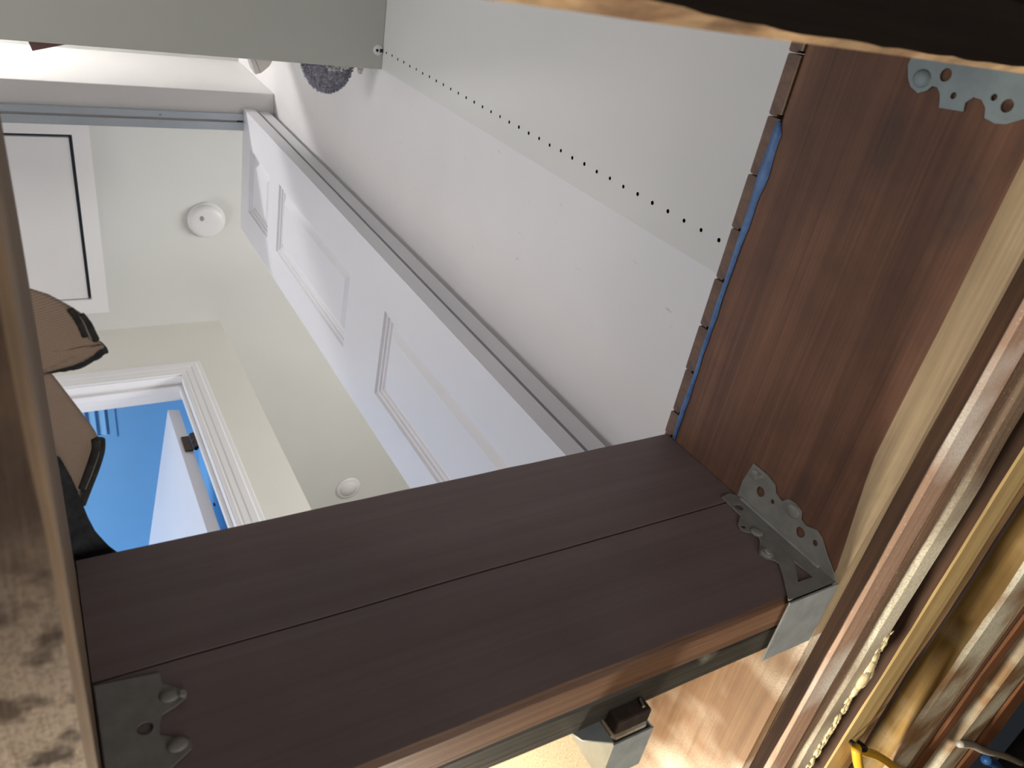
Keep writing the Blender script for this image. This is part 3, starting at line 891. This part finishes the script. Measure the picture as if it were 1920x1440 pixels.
# doubled header across the opening
hx0, hx1 = -0.0090, XJ - 0.0008
hd = thing('floor_header', 'dark doubled header crossing the opening, under the folded door', 'beam', (0.3, 0.51, 0.266))
lumber('header_ply', hx0, hx1, YC, 0.5095, 0.2665, 0.5185, 'x', [M['cross'], M['cross_edge']], hd, (0.004, 0.002, 0.002, 0.002), jit=0.0016, groove=0.395, edge_mat={0: 1, 1: 1})
lumber('header_ply', hx0, hx1, 0.5105, 0.547, 0.269, ZJ, 'x', [M['cross_dark']], hd, (0.004, 0.004, 0.002, 0.002), jit=0.003)

nd = thing('floor_header', 'shade darkened header along the top edge with a splintered pale arris', 'beam', (0.3, 0.0, 0.26))
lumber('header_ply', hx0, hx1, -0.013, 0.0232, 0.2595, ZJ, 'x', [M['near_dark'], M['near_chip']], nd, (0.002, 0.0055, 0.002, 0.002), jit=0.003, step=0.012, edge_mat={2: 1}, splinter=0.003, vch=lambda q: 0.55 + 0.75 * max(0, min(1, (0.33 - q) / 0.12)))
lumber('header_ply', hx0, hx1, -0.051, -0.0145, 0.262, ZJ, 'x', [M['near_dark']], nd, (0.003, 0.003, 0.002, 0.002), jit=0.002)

# tail joist on the far side of the header
tj = lumber('tail_joist', 0.347, 0.3845, 0.5475, YZ, 0.2515, ZJ, 'y', [M['tail_foamed']], None, (0.003, 0.003, 0.002, 0.002), near=(0.5, 1.6))
tag(tj, 'tail joist hung behind the dark header at the bottom edge', 'joist')

# blue film squeezed between boards and joist
bm = bmesh.new()
rows = []
for i in range(37):
    s = i / 36
    yy = 0.112 + (0.473 - 0.112) * s
    wdt = 0.0022 + 0.0055 * max(0, 1 - abs(s - 0.10) / 0.32) + 0.0022 * noise.noise(Vector((yy * 40, 1, 2)))
    if i == 0: wdt = 0.0006
    o_ = 0.0012 * noise.noise(Vector((yy * 22, 5, 2)))
    rows.append([bm.verts.new(p) for p in ((0.632, yy, 0.5062), (0.6005, yy, 0.5064), (0.5978 + o_, yy, 0.5056 + 0.30 * wdt), (0.5972 + o_, yy, 0.5046 - 0.25 * wdt), (0.5984 + o_ * 0.6, yy, 0.5040 - 0.75 * wdt), (0.5991, yy, 0.5036 - wdt * 0.9))])
for a, b in zip(rows, rows[1:]):
    for k in range(5): bm.faces.new((a[k], a[k + 1], b[k + 1], b[k]))
ft = mesh_obj('film_strip', bm, M['bluefilm'], None, True)
ft.modifiers.new('thick', 'SOLIDIFY').thickness = 0.0004
tag(ft, 'crumpled blue plastic film squeezed out between floorboards and joist', 'film')

# ------------------------------------------------------------------ joist hangers


def dome(p, r, sc, mat, parent):
    bm = bmesh.new()
    bmesh.ops.create_uvsphere(bm, u_segments=14, v_segments=8, radius=r, matrix=Matrix.Translation(Vector(p)) @ Matrix.Diagonal(tuple(sc) + (1,)))
    return mesh_obj('nail_dome', bm, mat, parent, True)


def nail_head(p, d, parent, r=0.0042):
    bm = bmesh.new()
    d = Vector(d)
    add_cyl(bm, p, Vector(p) + d * 0.0018, r, 12, r * 0.75)
    mesh_obj('nail', bm, M['nail'] if parent.get('bright') else M['zinc_shaded'], parent)


k_ = YC / 0.478
h1 = thing('joist_hanger', 'steel joist hanger at the right end of the dark header', 'joist hanger', (0.58, 0.5, 0.262))
# flange on the joist face (y, z)
o1 = [(YC - 0.0005, 0.397), (0.452, 0.398), (0.427, 0.394), (0.4275, 0.374), (0.431, 0.362), (0.438, 0.358), (0.4405, 0.348), (0.433, 0.342), (0.4325, 0.334), (0.435, 0.325), (0.443, 0.322), (0.4445, 0.314), (0.440, 0.303), (0.444, 0.295), (0.455, 0.284), (0.466, 0.270), (YC - 0.0005, 0.2655)]
plate('joist_flange', o1, [circle(0.449, 0.374, 0.0055, 16), circle(0.4485, 0.357, 0.0026, 10), circle(0.455, 0.317, 0.0055, 16), circle(0.453, 0.299, 0.0032, 12)], 0.0014, (XJ - 0.0012, 0, 0), (0, 1, 0), (0, 0, 1), M['zinc_shaded'], h1)
o2 = [(XJ - 0.0006, 0.397), (0.590, 0.403), (0.579, 0.401), (0.577, 0.371), (0.570, 0.366), (0.564, 0.361), (0.561, 0.354), (0.564, 0.350), (0.571, 0.345), (0.571, 0.338), (0.567, 0.333), (0.559, 0.326), (0.5535, 0.321), (0.555, 0.314), (0.561, 0.3095), (0.563, 0.304), (0.552, 0.288), (0.534, 0.2655), (XJ - 0.0006, 0.2655)]
tri = [(0.5805, 0.3005), (0.582, 0.278), (0.561, 0.2785)]
plate('header_flange', o2, [circle(0.585, 0.3815, 0.005, 14), circle(0.5665, 0.3565, 0.0027, 10), tri], 0.0014, (0, YC - 0.0012, 0), (1, 0, 0), (0, 0, 1), M['zinc_shaded'], h1)
bm = bmesh.new()
add_box(bm, (0.532, YC - 0.002, 0.2615), (XJ - 0.0006, 0.549, 0.2632))
mesh_obj('seat', bm, M['zinc'], h1)
# embossed rib down the bend and domed nail pockets
for p in ((0.574, YC - 0.002, 0.345), (0.5605, YC - 0.002, 0.318)):
    dome(p, 0.0062, (1, 0.45, 1), M['zinc_shaded'], h1)
dome((XJ - 0.002, 0.441, 0.333), 0.0075, (0.4, 1, 1.1), M['zinc_shaded'], h1)
dome((XJ - 0.002, 0.437, 0.387), 0.0075, (0.25, 0.8, 0.8), M['zinc_shaded'], h1)
bm = bmesh.new()
add_tube(bm, [(XJ - 0.001, YC - 0.001, 0.392), (XJ - 0.001, YC - 0.001, 0.36), (XJ - 0.001, YC - 0.001, 0.32), (XJ - 0.001, YC - 0.001, 0.285)], 0.0034, 10)
mesh_obj('bend_rib', bm, M['zinc_shaded'], h1, True)
nail_head((XJ - 0.0019, 0.434, 0.3805), (-1, 0, 0), h1, 0.003)
nail_head((0.5605, YC - 0.0045, 0.318), (0.2, -1, -0.3), h1, 0.004)

h2 = thing('joist_hanger', 'pale steel hanger flange at the top right beside the near header', 'joist hanger', (0.598, 0.035, 0.3))
o3 = [(0.020, 0.401), (0.034, 0.400), (0.040, 0.4005), (0.049, 0.396), (0.0545, 0.391), (0.0575, 0.383), (0.054, 0.3765), (0.0500, 0.374), (0.0500, 0.3695), (0.0535, 0.3655), (0.0585, 0.363), (0.0630, 0.3615), (0.0620, 0.352), (0.0610, 0.3425), (0.055, 0.3440), (0.0500, 0.3395), (0.0500, 0.3330), (0.0545, 0.3275), (0.0610, 0.325), (0.0625, 0.316), (0.0610, 0.309), (0.0540, 0.298), (0.0545, 0.290), (0.058, 0.275), (0.020, 0.275)]
plate('joist_flange', o3, [circle(0.0405, 0.367, 0.0048, 16), circle(0.0525, 0.3545, 0.0025, 12), circle(0.0465, 0.325, 0.0025, 12), circle(0.0495, 0.3135, 0.0047, 16)], 0.0014, (XJ - 0.0012, 0, 0), (0, 1, 0), (0, 0, 1), M['zinc_mid'], h2)
bm = bmesh.new()
bmesh.ops.create_uvsphere(bm, u_segments=16, v_segments=8, radius=0.0085, matrix=Matrix.Translation(Vector((XJ - 0.002, 0.0470, 0.3845))) @ Matrix.Diagonal((0.2, 0.8, 0.9, 1)))
mesh_obj('nail_dome', bm, M['zinc_mid'], h2, True)
bm = bmesh.new()
add_box(bm, (XJ - 0.0655, -0.053, 0.2555), (XJ - 0.0006, 0.0150, 0.2568))
mesh_obj('seat', bm, M['zinc_mid'], h2)

h3 = thing('joist_hanger', 'shadowed steel hanger at the left end of the dark header', 'joist hanger', (0.01, 0.47, 0.27))
o4 = [(-0.008, 0.391), (0.012, 0.389), (0.031, 0.3865), (0.0315, 0.377), (0.037, 0.372), (0.0445, 0.3655), (0.0440, 0.361), (0.036, 0.3565), (0.0275, 0.3535), (0.0255, 0.348), (0.024, 0.339), (0.030, 0.3345), (0.0405, 0.328), (0.0400, 0.322), (0.033, 0.318), (0.0265, 0.314), (0.020, 0.290), (-0.008, 0.270)]
plate('header_flange', o4, [circle(0.0165, 0.347, 0.0050, 16)], 0.0014, (0, YC - 0.0012, 0), (1, 0, 0), (0, 0, 1), M['zinc_shaded'], h3)
for p in ((0.034, YC - 0.002, 0.3655), (0.0325, YC - 0.002, 0.3275)):
    dome(p, 0.0065, (1, 0.4, 0.8), M['zinc_shaded'], h3)
nail_head((0.0415, YC - 0.0035, 0.3625), (0.4, -1, 0), h3, 0.003)

h4 = thing('joist_hanger', 'pale blue grey hanger carrying the tail joist at the bottom edge', 'joist hanger', (0.365, 0.58, 0.25))
bm = bmesh.new()
add_box(bm, (0.3445, 0.549, 0.2480), (0.3870, 0.600, 0.2495))
mesh_obj('seat', bm, M['zinc'], h4)
st_o = [(0.549, 0.2495), (0.600, 0.2495), (0.598, 0.285), (0.585, 0.33), (0.575, 0.39), (0.549, 0.39)]
plate('strap', st_o, [[(0.556, 0.262), (0.563, 0.262), (0.561, 0.278)]], 0.0014, (0.3455, 0, 0), (0, 1, 0), (0, 0, 1), M['zinc'], h4)
plate('strap', st_o, [], 0.0014, (0.3860, 0, 0), (0, 1, 0), (0, 0, 1), M['zinc'], h4)
o5 = [(0.3455, 0.2495), (0.322, 0.262), (0.313, 0.28), (0.318, 0.31), (0.310, 0.34), (0.320, 0.39), (0.3455, 0.39)]
plate('header_flange', o5, [circle(0.328, 0.295, 0.004, 14), circle(0.326, 0.33, 0.004, 14)], 0.0014, (0, 0.5485, 0), (1, 0, 0), (0, 0, 1), M['zinc'], h4)
bm = bmesh.new()
add_box(bm, (0.3490, 0.532, 0.2540), (0.3850, 0.5478, 0.2700), 0.002)
fb = mesh_obj('wood_block', bm, M['tail'])
tag(fb, 'small dark wood block under the header in front of the tail hanger', 'block')
bm = bmesh.new()
add_cyl(bm, (0.3805, 0.5312, 0.2660), (0.3775, 0.5300, 0.2580), 0.0013, 8)
nl = mesh_obj('nail', bm, M['nail'])
tag(nl, 'bright bent nail in the small dark block', 'nail')

# ------------------------------------------------------------------ carpet rolled over the left joist
cr = thing('rolled_carpet', 'folded back carpet with brown woven backing over the left joist', 'carpet', (-0.02, 0.38, ZF))


def patch(name, left, right, mat, bulge=0.008, n=16, mcols=14, thick=0.006, wave=0.0, top=None):
    """ruled sheet between two 3-D polylines, pushed down in its middle"""
    def samp(pl, t):
        pl = [Vector(p) for p in pl]
        L = [0]
        for a, b in zip(pl, pl[1:]): L.append(L[-1] + (b - a).length)
        d = t * L[-1]
        for i in range(len(pl) - 1):
            if d <= L[i + 1] + 1e-9:
                f = 0 if L[i + 1] == L[i] else (d - L[i]) / (L[i + 1] - L[i])
                return pl[i].lerp(pl[i + 1], f)
        return pl[-1]
    bm = bmesh.new()
    rows = []
    for i in range(n + 1):
        a, b = samp(left, i / n), samp(right, i / n)
        r = []
        for j in range(mcols + 1):
            t = j / mcols
            p = a.lerp(b, t)
            p.z -= bulge * math.sin(math.pi * t) * (0.5 + 0.5 * math.sin(math.pi * i / n))
            p.z += wave * noise.noise(Vector((i * 0.35, j * 0.35, 3)))
            r.append(bm.verts.new(p))
        rows.append(r)
    for a, b in zip(rows, rows[1:]):
        for j in range(mcols): bm.faces.new((a[j], a[j + 1], b[j + 1], b[j]))
    o = mesh_obj(name, bm, mat, cr, True)
    md = o.modifiers.new('thick', 'SOLIDIFY')
    md.thickness = thick
    md.offset = 1 if not top else -1
    return o


# upper flap: the backing faces down, the pile shows along its lower edge
patch('backing_flap', [(-0.050, 0.250, 0.536), (-0.052, 0.330, 0.536)],
      [(-0.010, 0.2620, 0.560), (0.000, 0.2685, 0.563), (0.011, 0.2775, 0.5625), (0.0185, 0.2845, 0.562), (0.0235, 0.2950, 0.561), (0.0265, 0.3060, 0.560), (0.0290, 0.3095, 0.559)], M['weave'], 0.004, 22, 12, 0.004)
patch('backing_flap', [(-0.050, 0.300, 0.545), (-0.052, 0.328, 0.545)],
      [(0.0290, 0.3090, 0.5600), (0.0230, 0.3155, 0.5605), (0.0130, 0.3205, 0.5605), (0.000, 0.3225, 0.5605), (-0.010, 0.3230, 0.560)], M['weave'], 0.002, 16, 12, 0.004)
bm = bmesh.new()
add_tube(bm, [(-0.035, 0.3258, 0.562), (-0.010, 0.3245, 0.562), (0.002, 0.3240, 0.562), (0.0125, 0.3225, 0.562), (0.0215, 0.3180, 0.562), (0.0290, 0.3125, 0.561)], 0.0058, 10)
for v in bm.verts:
    v.co += Vector((noise.noise(v.co * 500), noise.noise(v.co * 500 + Vector((9, 0, 0))), noise.noise(v.co * 500 + Vector((0, 9, 0))))) * 0.0012
mesh_obj('pile_edge', bm, M['pile'], cr, True)
bm = bmesh.new()
add_tube(bm, [(0.0115, 0.2785, 0.5575), (0.0150, 0.2855, 0.5565), (0.0172, 0.2925, 0.5560), (0.0185, 0.3000, 0.5565)], 0.0025, 8)
for v in bm.verts: v.co += Vector((noise.noise(v.co * 400), noise.noise(v.co * 400 + Vector((9, 0, 0))), 0)) * 0.0003
mesh_obj('edge_binding', bm, M['bind'], cr, True)
bm = bmesh.new()
add_tube(bm, [(0.0175, 0.2840, 0.5590), (0.0212, 0.2910, 0.5580), (0.0232, 0.2980, 0.5575), (0.0250, 0.3050, 0.5580)], 0.0025, 8)
for v in bm.verts: v.co += Vector((noise.noise(v.co * 400), noise.noise(v.co * 400 + Vector((9, 0, 0))), 0)) * 0.0003
mesh_obj('edge_binding', bm, M['bind'], cr, True)
bm = bmesh.new()
add_tube(bm, [(0.0145, 0.2810, 0.5565), (0.0180, 0.2880, 0.5555), (0.0200, 0.2955, 0.5550), (0.0220, 0.3030, 0.5555)], 0.0008, 6)
mesh_obj('binding_thread', bm, M['thread'], cr, True)

# lower flap, bound along its edge
patch('backing_flap', [(-0.050, 0.330, 0.545), (-0.050, 0.455, 0.545)],
      [(-0.0060, 0.3400, 0.578), (0.0085, 0.3760, 0.580), (0.0165, 0.3960, 0.580), (0.0195, 0.4060, 0.580), (0.0190, 0.4150, 0.580), (0.0130, 0.4320, 0.5795), (0.0035, 0.4550, 0.578)], M['weave'], 0.004, 24, 14, 0.004)
bm = bmesh.new()
add_tube(bm, [(0.0198, 0.4080, 0.5795), (0.0190, 0.4180, 0.5795), (0.0135, 0.4350, 0.5790), (0.0065, 0.4520, 0.578), (0.0000, 0.4680, 0.577)], 0.0042, 10)
mesh_obj('edge_binding', bm, M['bind'], cr, True)
bm = bmesh.new()
add_tube(bm, [(0.0170, 0.4045, 0.5765), (0.0165, 0.4140, 0.5760), (0.0100, 0.4320, 0.5755), (0.0025, 0.4500, 0.5750)], 0.0034, 10)
mesh_obj('edge_binding', bm, M['bind'], cr, True)
bm = bmesh.new()
add_tube(bm, [(0.0190, 0.4060, 0.5745), (0.0178, 0.4160, 0.5740), (0.0118, 0.4335, 0.5735), (0.0045, 0.4510, 0.5730)], 0.0007, 6)
mesh_obj('binding_thread', bm, M['thread'], cr, True)

# dark pile side curling down to the header
patch('pile_fold', [(-0.045, 0.380, 0.530), (-0.045, 0.520, 0.528)],
      [(-0.0085, 0.3915, 0.5400), (-0.0030, 0.4130, 0.5400), (0.0005, 0.4330, 0.5395), (0.0035, 0.4520, 0.5390), (0.0070, 0.4660, 0.5375), (0.0150, 0.4830, 0.5345), (0.0240, 0.4950, 0.5310), (0.0330, 0.5020, 0.5290)], M['pile'], 0.002, 24, 14, 0.004)

# ------------------------------------------------------------------ cables, foam, bits


def cable(name, pts, r, mat, label):
    bm = bmesh.new()
    add_tube(bm, pts, r, 10)
    return tag(mesh_obj(name, bm, mat, None, True), label, 'cable')


cable('cable', [(0.873, 0.884, 0.2575), (0.905, 0.910, 0.2570), (0.965, 0.956, 0.2580), (1.030, 1.013, 0.259), (1.10, 1.076, 0.259), (1.25, 1.20, 0.26)], 0.0062, M['yellow_jacket'], 'yellow electrical cable running to the right from the black staple')
cable('cable', [(0.8281, 0.8376, 0.2435), (0.8575, 0.8811, 0.2435), (0.8906, 0.9266, 0.2435), (0.9475, 1.0043, 0.2435), (1.0043, 1.0991, 0.2435)], 0.0066, M['yellow_jacket'], 'yellow electrical cable dropping down from the black staple')
bm = bmesh.new()
add_tube(bm, [(0.862, 0.871, 0.2640), (0.862, 0.868, 0.2530), (0.874, 0.876, 0.2485), (0.888, 0.885, 0.2530), (0.888, 0.888, 0.2660)], 0.0035, 8)
tag(mesh_obj('cable_staple', bm, M['black'], None, True), 'black staple holding the yellow cables on the joist', 'staple')
cable('cable', [(1.370, 1.175, 0.262), (1.46, 1.232, 0.261), (1.568, 1.312, 0.259), (1.78, 1.46, 0.258), (2.05, 1.66, 0.258)], 0.0075, M['white_jacket'], 'white cable crossing the bottom right corner')
cable('cable', [(1.628, 1.378, 0.2560), (1.73, 1.455, 0.2560), (1.84, 1.550, 0.2555), (1.97, 1.66, 0.255)], 0.0105, M['blue_jacket'], 'blue cable end below the white cable')

bm = bmesh.new()
random.seed(11)
for i in range(170):
    yy = 0.625 + 0.33 * i / 170
    big = max(0, 1 - abs(yy - 0.70) / 0.045)
    r = random.uniform(0.0016, 0.0028) + 0.0048 * big * random.random()
    p = Vector((0.784 + random.uniform(-0.006, 0.006) + 0.004 * big, yy, 0.2662 - 0.0008 * random.random() - 0.002 * big))
    bmesh.ops.create_icosphere(bm, subdivisions=2, radius=r, matrix=Matrix.Translation(p) @ Matrix.Diagonal((1.2, 2.6, 0.7, 1)))
for v in bm.verts: v.co += Vector((noise.noise(v.co * 160), noise.noise(v.co * 160 + Vector((5, 0, 0))), noise.noise(v.co * 160 + Vector((0, 5, 0))))) * 0.0015
tag(mesh_obj('foam_bead', bm, M['foam'], None, True), 'lumpy bead of cured cream foam along the grey ply', 'foam', kind='stuff')
